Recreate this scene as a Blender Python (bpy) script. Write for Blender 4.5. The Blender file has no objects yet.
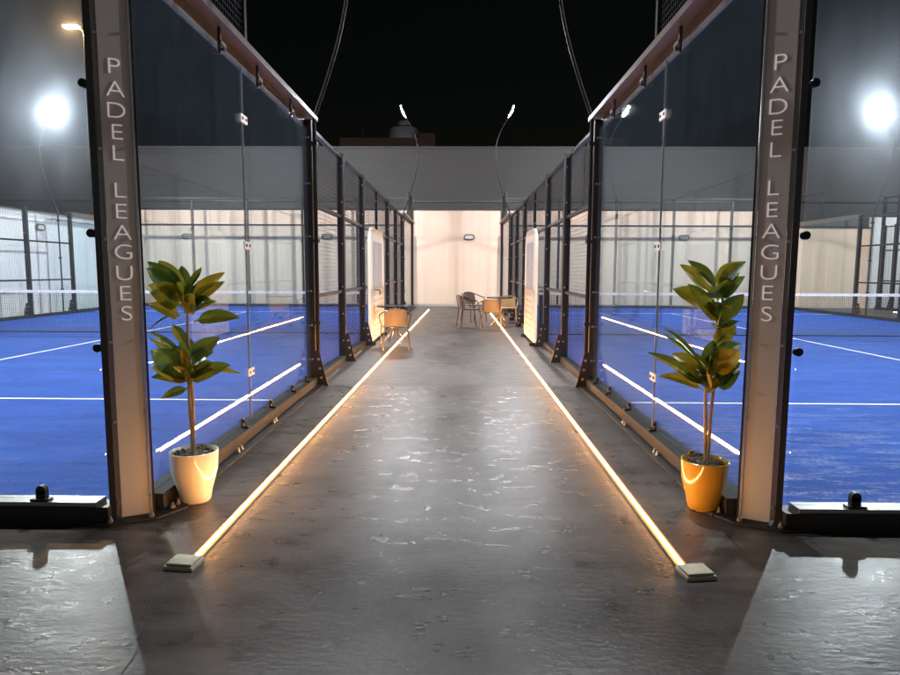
import bpy, math, random
from mathutils import Vector
random.seed(7)
S = bpy.context.scene
COL = S.collection
R = math.radians

# ------------------------------------------------------------------ materials
class NT:
    def __init__(s, name):
        m = bpy.data.materials.new(name); m.use_nodes = True
        s.m = m; s.t = m.node_tree; s.t.nodes.clear()
        s.out = s.n('ShaderNodeOutputMaterial')
    def n(s, t, **kw):
        x = s.t.nodes.new(t)
        for k, v in kw.items(): setattr(x, k, v)
        return x
    def l(s, a, b): s.t.links.new(a, b)
    def set(s, node, **kw):
        for k, v in kw.items():
            i = node.inputs[k.replace('_', ' ')]
            if hasattr(v, 'links') or isinstance(v, bpy.types.NodeSocket): s.l(v, i)
            else: i.default_value = v
        return node
    def pos(s, scale=(1, 1, 1), obj=False):
        g = s.n('ShaderNodeTexCoord') if obj else s.n('ShaderNodeNewGeometry')
        mp = s.n('ShaderNodeMapping'); s.l(g.outputs['Object' if obj else 'Position'], mp.inputs['Vector'])
        mp.inputs['Scale'].default_value = scale
        return mp.outputs['Vector']
    def noise(s, vec, scale=5, detail=4, rough=.55, dist=0):
        x = s.n('ShaderNodeTexNoise'); s.l(vec, x.inputs['Vector'])
        s.set(x, Scale=scale, Detail=detail, Roughness=rough, Distortion=dist)
        return x.outputs['Fac']
    def ramp(s, fac, stops):
        x = s.n('ShaderNodeValToRGB'); s.l(fac, x.inputs['Fac'])
        e = x.color_ramp.elements
        while len(e) < len(stops): e.new(.5)
        for i, (p, c) in enumerate(stops):
            e[i].position = p
            e[i].color = (c, c, c, 1) if isinstance(c, (int, float)) else (*c, 1)
        return x.outputs['Color']
    def math(s, op, a, b=None, clamp=False):
        x = s.n('ShaderNodeMath', operation=op, use_clamp=clamp)
        for i, v in enumerate((a, b)):
            if v is None: continue
            if isinstance(v, (int, float)): x.inputs[i].default_value = v
            else: s.l(v, x.inputs[i])
        return x.outputs[0]
    def mix(s, fac, a, b, mode='MIX'):
        x = s.n('ShaderNodeMix', data_type='RGBA', blend_type=mode)
        for i, v in ((0, fac), (6, a), (7, b)):
            if isinstance(v, (int, float)): x.inputs[i].default_value = v if i == 0 else (v, v, v, 1)
            elif isinstance(v, tuple): x.inputs[i].default_value = (*v, 1)
            else: s.l(v, x.inputs[i])
        return x.outputs[2]
    def bump(s, h, strength=.3, dist=.01, normal=None):
        x = s.n('ShaderNodeBump'); s.l(h, x.inputs['Height'])
        x.inputs['Strength'].default_value = strength; x.inputs['Distance'].default_value = dist
        if normal is not None: s.l(normal, x.inputs['Normal'])
        return x.outputs['Normal']
    def pbr(s, **kw):
        b = s.n('ShaderNodeBsdfPrincipled')
        s.set(b, **{k: ((*v, 1) if k == 'Base_Color' and isinstance(v, tuple) else v) for k, v in kw.items()})
        s.l(b.outputs[0], s.out.inputs['Surface'])
        return b
    def geo(s): return s.n('ShaderNodeNewGeometry')

def plain(name, col, rough=.5, metal=0, var=.15, scale=18, bump=0, spec=.5):
    m = NT(name); v = m.pos()
    n = m.noise(v, scale, 5)
    c = m.mix(n, tuple(x * (1 - var) for x in col), tuple(min(1, x * (1 + var)) for x in col))
    r = m.math('ADD', m.math('MULTIPLY', m.noise(v, scale * 2.3, 4), .16), rough - .08)
    kw = dict(Base_Color=c, Roughness=r, Metallic=metal, Specular_IOR_Level=spec)
    if bump: kw['Normal'] = m.bump(m.noise(v, scale * 6, 3), bump, .002)
    m.pbr(**kw); return m.m

def emit(name, col, strength):
    m = NT(name); e = m.n('ShaderNodeEmission'); e.inputs[0].default_value = (*col, 1); e.inputs[1].default_value = strength
    m.l(e.outputs[0], m.out.inputs['Surface']); return m.m

def glass(name, dust=.012, haze=0.0, tint=(.90, .955, .945)):
    m = NT(name)
    lw = m.n('ShaderNodeLayerWeight'); lw.inputs['Blend'].default_value = .5
    F = m.math('ADD', m.math('MULTIPLY', m.math('POWER', lw.outputs['Facing'], 5), .955), .045)
    tr = m.n('ShaderNodeBsdfTransparent'); tr.inputs[0].default_value = (*tint, 1)
    v = m.pos((1, 1, .35))
    st = m.ramp(m.noise(v, 9, 6, .6, .3), [(.3, .55), (.8, 1)])
    gl = m.n('ShaderNodeBsdfGlossy'); gl.inputs['Roughness'].default_value = .012
    df = m.n('ShaderNodeBsdfDiffuse'); df.inputs[0].default_value = (.42, .54, .66, 1)
    tl = m.n('ShaderNodeBsdfTranslucent'); tl.inputs[0].default_value = (.42, .54, .66, 1)
    ds = m.n('ShaderNodeMixShader'); ds.inputs[0].default_value = .5
    m.l(df.outputs[0], ds.inputs[1]); m.l(tl.outputs[0], ds.inputs[2])
    mx = m.n('ShaderNodeMixShader'); m.l(F, mx.inputs[0]); m.l(tr.outputs[0], mx.inputs[1]); m.l(gl.outputs[0], mx.inputs[2])
    sp = m.ramp(m.noise(m.pos(), 55, 2, .5), [(.70, 0), (.745, 1)])
    dfac = m.math('MULTIPLY', m.math('ADD', st, m.math('MULTIPLY', sp, 2.2)), dust)
    m2 = m.n('ShaderNodeMixShader'); m.l(dfac, m2.inputs[0]); m.l(mx.outputs[0], m2.inputs[1]); m.l(ds.outputs[0], m2.inputs[2])
    last = m2
    if haze:
        for rough, w, ior in ((1.0, haze * .7, 1.011), (1.0, haze * .7, .989), (1.0, haze * 1.2, 1.05), (1.0, haze * 1.2, .953), (1.0, haze * 1.6, 1.15), (1.0, haze * 1.6, .87)):
            rf = m.n('ShaderNodeBsdfRefraction'); rf.inputs['IOR'].default_value = ior; rf.inputs['Roughness'].default_value = rough
            rf.inputs['Color'].default_value = (.8, .88, 1, 1)
            m3 = m.n('ShaderNodeMixShader'); m.l(m.math('MULTIPLY', st, w), m3.inputs[0]); m.l(last.outputs[0], m3.inputs[1]); m.l(rf.outputs[0], m3.inputs[2])
            last = m3
    m.l(last.outputs[0], m.out.inputs['Surface']); return m.m

M = {}
M['black'] = plain('black_powder_coat', (.011, .011, .012), .42, 0, .3, 30, .05)
M['rail'] = plain('dark_steel', (.03, .028, .026), .34, .6, .3, 20)
M['beam'] = plain('weathered_steel_beam', (.018, .0165, .0145), .65, .0, .3, 9, .1)
M['topbeam'] = plain('painted_steel_beam', (.15, .135, .12), .36, .5, .2, 7)
M['alu'] = plain('brushed_aluminium', (.62, .61, .60), .33, .85, .12, 25)
M['sill'] = plain('dull_aluminium', (.30, .30, .29), .4, .6, .15, 25)
M['zinc'] = plain('zinc_bolts', (.6, .58, .55), .3, .9, .1, 40)
M['wire'] = plain('black_mesh_wire', (.05, .048, .047), .42, .45, .2, 30)
M['white_plate'] = plain('white_patch_plate', (.78, .77, .75), .35)
M['pole'] = plain('grey_pole_steel', (.035, .034, .033), .32, .7, .2, 12)
M['darkpole'] = plain('black_pole_steel', (.03, .03, .03), .34, .5, .2, 12)
M['net'] = plain('black_net_cord', (.012, .012, .014), .7)
M['glass'] = glass('toughened_glass', .028, .0, (.92, .957, .965))
M['glass_front'] = glass('dusty_toughened_glass', .007, .0032, (.93, .97, .965))
M['lamp'] = emit('floodlight_lens', (.93, .96, 1.0), 6200)
M['street'] = emit('sodium_lens', (1, .55, .20), 900)
M['led'] = emit('warm_led_diffuser', (1, .45, .14), 160)
M['profile'] = plain('amber_halo_edge', (.40, .15, .035), .8, 0, .1, 20, 0, .1)  # amber colour stands in for the orange halo beside the strips
M['orange'] = plain('orange_woven_seat', (.46, .285, .13), .5, 0, .2, 60, .2)
M['wicker'] = plain('brown_woven_seat', (.13, .085, .065), .6, 0, .4, 60, .3)
M['tube_dark'] = plain('dark_tube', (.03, .027, .025), .35, .5)
M['tube'] = plain('bronze_tube', (.30, .23, .15), .3, .8)
M['tabletop'] = plain('dark_table_top', (.02, .018, .017), .2)
M['pot_white'] = plain('cream_glazed_ceramic', (.74, .68, .56), .12, 0, .03)
M['pot_gold'] = plain('mustard_glazed_ceramic', (.44, .25, .03), .12, 0, .05)
M['stem'] = plain('plant_bark', (.30, .20, .11), .7, 0, .35, 40, .4)
M['cream'] = plain('cream_board', (.80, .75, .66), .4, 0, .05, 6)
M['screen'] = plain('blue_grey_inset', (.34, .38, .44), .3, 0, .12, 5)
M['dotgold'] = plain('golden_knobs', (.55, .42, .26), .4)
M['block'] = plain('sandy_cover', (.36, .32, .22), .7, 0, .3, 25, .3)
M['tank'] = plain('grey_white_plastic', (.16, .165, .18), .45)
M['brick'] = plain('red_brick', (.050, .020, .014), .8, 0, .35, 6, .2)
M['render'] = plain('grey_render', (.06, .057, .054), .85, 0, .3, 3)
M['rim'] = plain('dark_rubber_rim', (.06, .055, .055), .5)
M['lens_off'] = plain('frosted_lens', (.62, .58, .54), .35)
M['soil'] = plain('bark_chip_soil', (.10, .065, .045), .9, 0, .6, 70, .9)

M['edge'] = plain('dark_grey_edge', (.16, .15, .145), .4, .3)
def sign_mat():
    m = NT('satin_sign_sheet')
    n = m.noise(m.pos((40, 40, .6)), 6, 3)
    m.pbr(Base_Color=m.mix(n, (.56, .545, .535), (.63, .615, .605)), Metallic=.12, Roughness=m.math('ADD', m.math('MULTIPLY', n, .08), .33))
    return m.m
M['sign'] = sign_mat()
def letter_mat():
    m = NT('glowing_letters')
    m.pbr(Base_Color=(.8, .75, .73), Roughness=.4, Emission_Color=(1, .84, .80, 1), Emission_Strength=.30); return m.m  # faint glow added so the letters read brighter than the panel
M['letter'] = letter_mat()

def leaf_mat(yel):
    m = NT('variegated_leaf'); g = m.geo()
    rnd = g.outputs['Random Per Island']
    t = m.math('ADD', m.math('MULTIPLY', rnd, .72), m.math('MULTIPLY', m.noise(m.pos(), 14, 3), .55))
    c = m.ramp(t, [(.45 + yel, (.014, .070, .014)), (.66 + yel, (.055, .15, .02)), (.86 + yel, (.46, .36, .03))])
    nz = m.noise(m.pos(), 60, 2)
    b = m.n('ShaderNodeBsdfPrincipled'); m.set(b, Base_Color=c, Roughness=.33, Normal=m.bump(nz, .25, .003))
    tl = m.n('ShaderNodeBsdfTranslucent'); m.l(m.mix(.5, c, (.30, .30, .03)), tl.inputs[0])
    mx = m.n('ShaderNodeMixShader'); mx.inputs[0].default_value = .22
    m.l(b.outputs[0], mx.inputs[1]); m.l(tl.outputs[0], mx.inputs[2]); m.l(mx.outputs[0], m.out.inputs['Surface'])
    return m.m
M['leaf_l'] = leaf_mat(-.07); M['leaf_r'] = leaf_mat(-.05)

def concrete():
    m = NT('polished_concrete')
    v = m.pos(); g = m.geo()
    sx = m.n('ShaderNodeSeparateXYZ'); m.l(g.outputs['Position'], sx.inputs[0])
    far = m.math('GREATER_THAN', sx.outputs['Y'], 7.38)
    big = m.noise(v, .9, 5, .55, .6); mid = m.noise(m.pos((1, 1.7, 1)), 4.5, 8, .66, .4); fine = m.noise(v, 34, 6, .7)
    sweep = m.noise(m.pos((.55, 2.4, 1)), 2.2, 6, .6, 1.8)
    base = m.ramp(m.math('ADD', m.math('MULTIPLY', big, .55), m.math('MULTIPLY', sweep, .45)), [(.36, (.030, .0250, .0218)), (.50, (.074, .0615, .0535)), (.64, (.118, .099, .087))])
    base = m.mix(.5, base, m.ramp(mid, [(.25, .45), (.5, .70), (.8, .85)]), 'MULTIPLY')
    base = m.mix(.35, base, m.ramp(fine, [(.25, .55), (.7, 1.0)]), 'MULTIPLY')
    # broom-finished slab with transverse joints beyond the joint
    wv = m.n('ShaderNodeTexWave', wave_type='BANDS', bands_direction='Y', wave_profile='SIN')
    m.l(m.pos(), wv.inputs['Vector']); m.set(wv, Scale=2.1, Distortion=1.6, Detail=4, Detail_Scale=2.0)
    board = m.noise(m.pos((.35, 6.5, 1)), 3.2, 4, .6)
    fcol = m.ramp(board, [(.32, (.045, .0355, .030)), (.5, (.090, .072, .062)), (.68, (.130, .106, .092))])
    fcol = m.mix(.8, fcol, m.ramp(wv.outputs['Fac'], [(.0, .38), (.22, .95), (1, 1)]), 'MULTIPLY')
    # worn dark patches down the middle
    cx = m.math('ABSOLUTE', m.math('ADD', sx.outputs['X'], .08))
    wear = m.math('MULTIPLY', m.ramp(cx, [(.15, 1), (.85, 0)]), m.ramp(m.noise(m.pos((1, .45, 1)), 1.5, 4, .6), [(.36, 0), (.64, .75)]))
    col = m.mix(far, base, fcol)
    col = m.mix(wear, col, m.mix(1, col, (.34, .33, .33), 'MULTIPLY'))
    flake = m.ramp(m.noise(m.pos((1, 1.6, 1)), 3.4, 8, .72, 1.0), [(.60, 0), (.68, 1)])
    flake = m.math('MULTIPLY', flake, m.ramp(m.noise(m.pos(), .55, 3, .5), [(.57, 0), (.66, 1)]))
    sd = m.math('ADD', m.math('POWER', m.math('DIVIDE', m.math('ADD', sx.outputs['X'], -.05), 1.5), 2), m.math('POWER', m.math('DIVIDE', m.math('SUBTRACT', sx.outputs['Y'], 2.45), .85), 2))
    stain_shade = m.math('MULTIPLY', m.ramp(m.math('MULTIPLY', m.math('ADD', sd, m.math('MULTIPLY', m.noise(m.pos((1, 1.5, 1)), 2.2, 5, .55), 1.5)), .4), [(.25, 1), (.95, 0)]), .75)  # dark smudge, enlarged so its colour also stands for the dim foreground
    col = m.mix(stain_shade, col, (.012, .0105, .0095))
    col = m.mix(m.math('MULTIPLY', flake, .35), col, (.05, .048, .047))
    rough = m.math('ADD', m.math('MULTIPLY', m.ramp(mid, [(.3, .0), (.75, 1)]), .17), .235)
    rough = m.math('ADD', rough, m.math('MULTIPLY', far, .12))
    rough = m.math('ADD', rough, m.math('MULTIPLY', flake, .0))
    h = m.math('ADD', m.math('MULTIPLY', m.noise(m.pos((1, 2.2, 1)), 19, 5, .58, .3), 1.0), m.math('MULTIPLY', m.noise(v, 95, 4, .75), .3))
    h = m.math('ADD', h, m.math('MULTIPLY', sweep, .7))
    h = m.math('SUBTRACT', h, m.math('MULTIPLY', flake, .0))
    h = m.math('ADD', h, m.math('MULTIPLY', m.math('MULTIPLY', wv.outputs['Fac'], far), .5))
    m.pbr(Base_Color=col, Roughness=rough, Specular_IOR_Level=m.math('MULTIPLY', m.math('SUBTRACT', 1, m.math('MULTIPLY', m.math('MAXIMUM', stain_shade, wear), .9, True), True), .36), Normal=m.bump(h, .24, .012))
    return m.m
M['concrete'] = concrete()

def turf():
    m = NT('blue_artificial_turf'); v = m.pos()
    a = m.noise(m.pos((.5, 1.6, 1)), 1.6, 6, .6, .5); f = m.noise(v, 130, 3, .7)
    c = m.ramp(a, [(.3, (.0065, .042, .235)), (.5, (.009, .057, .295)), (.7, (.016, .074, .35))])
    c = m.mix(.6, c, m.ramp(f, [(.25, .45), (.7, 1.15)]), 'MULTIPLY')
    s1 = m.ramp(m.noise(m.pos((.6, 2.6, 1)), 3.0, 8, .75, .6), [(.48, 0), (.66, .75)])
    s2 = m.ramp(m.noise(v, 42, 4, .8), [(.40, 0), (.58, 1)])
    sx = m.n('ShaderNodeSeparateXYZ'); m.l(m.geo().outputs['Position'], sx.inputs[0])
    # sand gathers by the near glass of the court on the east side
    near = m.math('MULTIPLY', m.ramp(m.math('DIVIDE', m.math('SUBTRACT', sx.outputs['Y'], 3.4), 6), [(.0, 1), (.55, .15)]), m.math('ADD', m.math('MULTIPLY', m.math('GREATER_THAN', sx.outputs['X'], 0), .80), .20))
    c = m.mix(m.math('MULTIPLY', m.math('MULTIPLY', s1, s2), near), c, (.42, .44, .50))
    m.pbr(Base_Color=c, Roughness=.85, Specular_IOR_Level=.2, Normal=m.bump(f, .5, .01)); return m.m
M['turf'] = turf()
M['line'] = plain('white_turf_line', (.62, .63, .65), .85, 0, .08, 60, .3)

def panel_wall(name, c0, c1, rib, vert=True, rough=.5):
    m = NT(name)
    w = m.n('ShaderNodeTexWave', wave_type='BANDS', bands_direction='X' if vert else 'Z', wave_profile='SIN')
    m.l(m.pos(), w.inputs['Vector']); m.set(w, Scale=rib, Distortion=0.0)
    st = m.noise(m.pos((2.2, 2.2, .10)) if vert else m.pos((.12, .12, 2.2)), 2.4, 5, .6)
    c = m.mix(st, c0, c1)
    c = m.mix(.4, c, m.ramp(m.noise(m.pos(), .7, 5), [(.3, .82), (.65, 1)]), 'MULTIPLY')
    m.pbr(Base_Color=c, Roughness=rough, Normal=m.bump(w.outputs['Fac'], .25, .01)); return m.m
M['wall_cream'] = panel_wall('cream_sandwich_panel', (.76, .545, .40), (.88, .68, .53), 2.2)
M['wall_white'] = panel_wall('white_sandwich_panel', (.76, .76, .77), (.84, .84, .85), 2.2)
M['wall_grey'] = panel_wall('grey_cladding', (.050, .046, .043), (.062, .058, .054), 1.6, False, .75)
M['band'] = (lambda m: (m.pbr(Base_Color=m.ramp(m.noise(m.pos((3, 1, 4)), 4.5, 2, .5, 1.5), [(.40, (.75, .75, .77)), (.50, (.72, .70, .74)), (.58, (.62, .42, .50)), (.64, (.75, .75, .77))]), Roughness=.7), m.m)[1])(NT('net_band_tape'))
M['ground'] = plain('dark_ground', (.05, .047, .044), .9, 0, .3, .6)

# ------------------------------------------------------------------ geometry helpers
class MB:
    def __init__(s): s.v = []; s.f = []; s.smooth = False
    def box(s, x0, x1, y0, y1, z0, z1):
        b = len(s.v)
        s.v += [(x, y, z) for z in (z0, z1) for y in (y0, y1) for x in (x0, x1)]
        for q in ((0, 2, 3, 1), (4, 5, 7, 6), (0, 1, 5, 4), (2, 6, 7, 3), (0, 4, 6, 2), (1, 3, 7, 5)): s.f.append([b + i for i in q])
        return s
    def prism(s, pts, ax, a0, a1):          # polygon pts in the plane across axis ax, extruded a0..a1
        b = len(s.v); n = len(pts)
        for a in (a0, a1):
            for p, q in pts: s.v.append({'x': (a, p, q), 'y': (p, a, q), 'z': (p, q, a)}[ax])
        s.f.append([b + i for i in range(n)]); s.f.append([b + n + i for i in reversed(range(n))])
        for i in range(n):
            j = (i + 1) % n; s.f.append([b + i, b + n + i, b + n + j, b + j])
        return s
    def tube(s, pts, r, n=8, closed=False, cap=True):
        s.smooth = n > 4
        P = [Vector(p) for p in pts]; k = len(P); rs = r if isinstance(r, (list, tuple)) else [r] * k
        b = len(s.v); up = None
        for i in range(k):
            t = (P[(i + 1) % k] - P[i - 1]) if closed else (P[min(i + 1, k - 1)] - P[max(i - 1, 0)])
            t.normalize()
            if up is None:
                up = Vector((0, 0, 1)) if abs(t.z) < .9 else Vector((0, 1, 0))
            u = up - t * up.dot(t)
            u = u.normalized() if u.length > 1e-6 else t.orthogonal().normalized()
            up = u; w = t.cross(u)
            for j in range(n):
                a = 2 * math.pi * (j + .5) / n
                s.v.append(tuple(P[i] + (u * math.cos(a) + w * math.sin(a)) * rs[i]))
        for i in range(k if closed else k - 1):
            i2 = (i + 1) % k
            for j in range(n):
                j2 = (j + 1) % n; s.f.append([b + i * n + j, b + i * n + j2, b + i2 * n + j2, b + i2 * n + j])
        if cap and not closed:
            s.f.append([b + j for j in reversed(range(n))]); s.f.append([b + (k - 1) * n + j for j in range(n)])
        return s
    def lathe(s, prof, c=(0, 0, 0), n=32):
        s.smooth = True; b = len(s.v)
        for r, z in prof:
            for j in range(n):
                a = 2 * math.pi * j / n; s.v.append((c[0] + r * math.cos(a), c[1] + r * math.sin(a), c[2] + z))
        for i in range(len(prof) - 1):
            for j in range(n):
                j2 = (j + 1) % n; s.f.append([b + i * n + j, b + i * n + j2, b + (i + 1) * n + j2, b + (i + 1) * n + j])
        s.f.append([b + j for j in reversed(range(n))]); s.f.append([b + (len(prof) - 1) * n + j for j in range(n)])
        return s
    def disc(s, c, ax, r, t, n=12):
        pts = [(r * math.cos(2 * math.pi * i / n), r * math.sin(2 * math.pi * i / n)) for i in range(n)]
        i0 = {'x': (1, 2, 0), 'y': (0, 2, 1), 'z': (0, 1, 2)}[ax]
        return s.prism([(c[i0[0]] + p, c[i0[1]] + q) for p, q in pts], ax, c[i0[2]] - t / 2, c[i0[2]] + t / 2)
    def mesh(s, name, mat, bevel=0):
        me = bpy.data.meshes.new(name); me.from_pydata([tuple(v) for v in s.v], [], s.f); me.update()
        import bmesh
        bm = bmesh.new(); bm.from_mesh(me)
        if bevel: bmesh.ops.bevel(bm, geom=list(bm.edges), offset=bevel, segments=2, affect='EDGES', profile=.5)
        bmesh.ops.recalc_face_normals(bm, faces=list(bm.faces)); bm.to_mesh(me); bm.free()
        if s.smooth:
            for p in me.polygons: p.use_smooth = True
            me.set_sharp_from_angle(angle=R(38))
        me.materials.append(mat); return me

def link(name, me): o = bpy.data.objects.new(name, me); COL.objects.link(o); return o
def tag(o, label=None, cat=None, group=None, kind=None):
    for k, v in (('label', label), ('category', cat), ('group', group), ('kind', kind)):
        if v: o[k] = v
    return o
def thing(name, label, cat, loc=(0, 0, 0), group=None, rz=0):
    o = bpy.data.objects.new(name, None); COL.objects.link(o); o.location = loc; o.rotation_euler.z = rz; o.empty_display_size = .1
    return tag(o, label, cat, group)
def part(name, mb, mat, parent, world=True, bevel=0):
    """world=True: vertices are world coordinates (parent unrotated)."""
    o = link(name, mb.mesh(name, M[mat], bevel)); o.parent = parent
    if world and parent.type == 'EMPTY': o.location = -Vector(parent.location)
    return o
_bolt_mesh = {}
def bolts(positions, ax, r, t, mat, parent, n=10, name='bolt', nut=False):
    key = (ax, r, t, mat, n, name, nut)
    if key not in _bolt_mesh:
        mb = MB()
        if nut: mb.lathe([(r, -.008), (r, .008), (r * .5, .0085), (r * .5, .026)], (0, 0, 0), 6); mb.smooth = False
        else: mb.disc((0, 0, 0), ax, r, t, n)
        _bolt_mesh[key] = mb.mesh(name, M[mat])
    for p in positions:
        o = link(name, _bolt_mesh[key]); o.parent = parent
        o.location = Vector(p) - (Vector(parent.location) if parent.type == 'EMPTY' else Vector((0, 0, 0)))
def structure(name, mb, mat, label=None):
    o = link(name, mb.mesh(name, M[mat])); o['kind'] = 'structure'; o['label'] = label or name.replace('_', ' '); return o
def copy_tree(o, parent=None):
    c = o.copy(); COL.objects.link(c)
    if parent: c.parent = parent
    for ch in list(o.children): copy_tree(ch, c)
    return c

# ------------------------------------------------------------------ layout (metres; camera at the origin, corridor runs along +y)
XL, XR = -1.74, 1.575          # corridor-side walls of the two courts
XLO, XRO = -11.93, 12.07       # far side walls
Y0, Y1 = 3.37, 23.37           # court ends
YM = Y0 + 10

# setting
structure('ground', MB().box(-90, 90, -40, 140, -.2, -.05), 'ground', 'dark ground beyond the courts')
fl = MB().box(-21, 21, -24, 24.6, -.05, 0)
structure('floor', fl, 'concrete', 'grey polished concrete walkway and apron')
for nm, x0, x1 in (('court_turf', XLO, XL), ('court_turf', XR, XRO)):
    structure(nm, MB().box(x0 + .09, x1 - .09, Y0 + .02, Y1 - .02, .0, .012), 'turf', 'blue artificial turf court surface')
    cxm = (x0 + x1) / 2; w = .025
    ln = MB()
    ln.box(x0 + .1, x1 - .1, Y0 + 3.05 - w, Y0 + 3.05 + w, .0125, .0165)
    ln.box(x0 + .1, x1 - .1, Y1 - 3.05 - w, Y1 - 3.05 + w, .0125, .0165)
    ln.box(cxm - w, cxm + w, Y0 + 3.05 + w + .001, Y1 - 3.05 - w - .001, .0125, .0165)
    structure('court_marking', ln, 'line', 'white painted court lines')

# cracks and slab joint in the concrete
def strip(pts, w, z=.004):
    mb = MB()
    for (a, b), (c, d) in zip(pts, pts[1:]):
        dx, dy = c - a, d - b; L = math.hypot(dx, dy); nx, ny = -dy / L * w, dx / L * w
        q = random.uniform(.4, 1.2)
        i = len(mb.v); mb.v += [(a - nx, b - ny, z), (a + nx, b + ny, z), (c + nx * q, d + ny * q, z), (c - nx * q, d - ny * q, z)]
        mb.f.append([i, i + 1, i + 2, i + 3])
    return mb
pts = []; x, y = -1.30, 2.66
while y > 1.3:
    pts.append((x, y)); dy = random.uniform(.02, .06); y -= dy; x += .36 * dy + random.uniform(-.016, .016)
structure('crack', strip(pts, .0035), 'black', 'thin dark crack in the concrete')
pts = [(-1.15 + i * .06, 7.38 + random.uniform(-.004, .004)) for i in range(38)]
structure('slab_joint', strip(pts, .004), 'beam', 'joint between two floor slabs')
pts = []; x, y = 1.12, 7.3
while y > 5.6: pts.append((x, y)); y -= .09; x += random.uniform(-.03, .045)
structure('crack', strip(pts, .003), 'beam', 'thin dark crack in the concrete')

# ------------------------------------------------------------------ walls around
wall = thing('back_wall', 'tall cream panel wall closing the far end of corridor', 'wall', (0, 24.1, 0))
part('panel_face', MB().box(-13.2, 12.2, 24.1, 24.22, 0, 3.62), 'wall_cream', wall)
part('base_trim', MB().box(-13.2, 12.2, 24.06, 24.097, 0, .09), 'alu', wall)
part('cap_trim', MB().box(-13.2, 12.2, 24.05, 24.25, 3.622, 3.68), 'rail', wall)
wall2 = thing('end_wall', 'low beige wall closing the neighbouring corridor behind the eastern court', 'wall', (14, 24.1, 0))
part('panel_face', MB().box(12.21, 15.4, 24.1, 24.22, 0, 2.98), 'wall_cream', wall2)
part('cap_trim', MB().box(12.21, 15.4, 24.07, 24.25, 2.982, 3.03), 'rail', wall2)
wall4 = thing('end_wall', 'pale wall behind the third court, far corner on the east', 'wall', (18, 24.1, 0))
part('panel_face', MB().box(15.41, 21, 24.1, 24.22, 0, 3.4), 'wall_white', wall4)
wall3 = thing('boundary_wall', 'long white panel wall outside the western court', 'wall', (-12.7, 12, 0))
part('panel_face', MB().box(-12.82, -12.7, 2, 24.05, 0, 3.02), 'wall_white', wall3)
part('cap_trim', MB().box(-12.85, -12.67, 2, 24.05, 3.022, 3.06), 'alu', wall3)

b = thing('grey_building', 'wide dark grey clad building rising behind the cream wall', 'building', (0, 26, 0))
part('wall', MB().box(-26, 26, 26, 40, 0, 6.24), 'wall_grey', b)
part('parapet', MB().box(-26.05, 26.05, 25.95, 40, 6.242, 6.32), 'render', b)
part('ledge', MB().box(-26, 26, 25.93, 25.997, 4.12, 4.16), 'rail', b)
part('downpipe', MB().tube([(5.1, 25.93, 0), (5.1, 25.93, 6.2)], .05), 'render', b)

b = thing('brick_building', 'distant house top with red brick parapet behind the grey building', 'building', (-4, 42, 0))
part('wall', MB().box(-7.75, -1.65, 42, 50, 0, 9.35), 'render', b)
part('parapet', MB().box(-7.8, -1.6, 41.95, 42.25, 9.352, 9.92), 'brick', b)
part('pier', MB().box(-2.6, -1.6, 41.9, 42.3, 9.922, 10.2), 'brick', b)
t = thing('water_tank', 'round ribbed grey water tank on the brick roof', 'water tank', (-3.72, 43.4, 9.6))
body = MB().lathe([(.9, 0), (1.05, .2), (1.01, .36), (1.06, .52), (1.02, .68), (1.04, .9), (.88, 1.2), (.45, 1.37), (.42, 1.38)], (-3.72, 43.4, 9.6), 28)
part('tank_body', body, 'tank', t)
part('lid', MB().lathe([(.42, 1.38), (.44, 1.55), (.38, 1.66), (.1, 1.69)], (-3.72, 43.4, 9.605), 20), 'tank', t)
t = thing('roof_mast', 'thin pole with a stay rod on the brick roof', 'mast', (-6.4, 42.6, 9.3))
part('pole', MB().tube([(-6.4, 42.6, 9.3), (-6.4, 42.6, 11.6)], .05), 'pole', t)
part('stay_rod', MB().tube([(-6.4, 42.6, 11.1), (-4.6, 43.1, 10.8)], .03), 'pole', t)

# unlit oval wall lights
wl_group = 'oval bulkhead lights on the walls'
def wall_light(x, z, label):
    t = thing('wall_light', label, 'wall lamp', (x, 24.1, z), wl_group)
    n = 24; w, h = .16, .045
    P = []
    for i in range(n):
        a = 2 * math.pi * i / n; P.append((x + math.copysign(.10, math.cos(a)) + .085 * math.cos(a), z + .085 * math.sin(a)))
    ring = [(p, 24.055, q) for p, q in P]
    part('rim', MB().tube(ring, .022, 8, closed=True), 'rim', t)
    part('lens', MB().prism([(x + (p - x) * .86, z + (q - z) * .8) for p, q in P], 'y', 24.045, 24.097), 'lens_off', t)
wall_light(.37, 2.62, 'oval wall light on the cream wall at the end of the corridor')
wall_light(-5.0, 2.62, 'oval wall light on the back wall, behind the western mesh fence')
wall_light(-10.35, 2.62, 'oval wall light behind the western court glass, far from the corridor')
wall_light(4.95, 2.62, 'oval wall light on the back wall, behind the eastern mesh fence')
wall_light(8.45, 2.62, 'oval wall light behind the eastern court glass, above the plant')
t = thing('wall_light', 'oval wall light on the white side wall of the western court', 'wall lamp', (-12.7, 19.1, 2.62), wl_group)
P = []
for i in range(24):
    a = 2 * math.pi * i / 24; P.append((19.1 + math.copysign(.10, math.cos(a)) + .085 * math.cos(a), 2.62 + .085 * math.sin(a)))
part('rim', MB().tube([(-12.66, p, q) for p, q in P], .022, 8, closed=True), 'rim', t)
part('lens', MB().prism([(19.1 + (p - 19.1) * .86, 2.62 + (q - 2.62) * .8) for p, q in P], 'x', -12.695, -12.65), 'lens_off', t)

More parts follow.
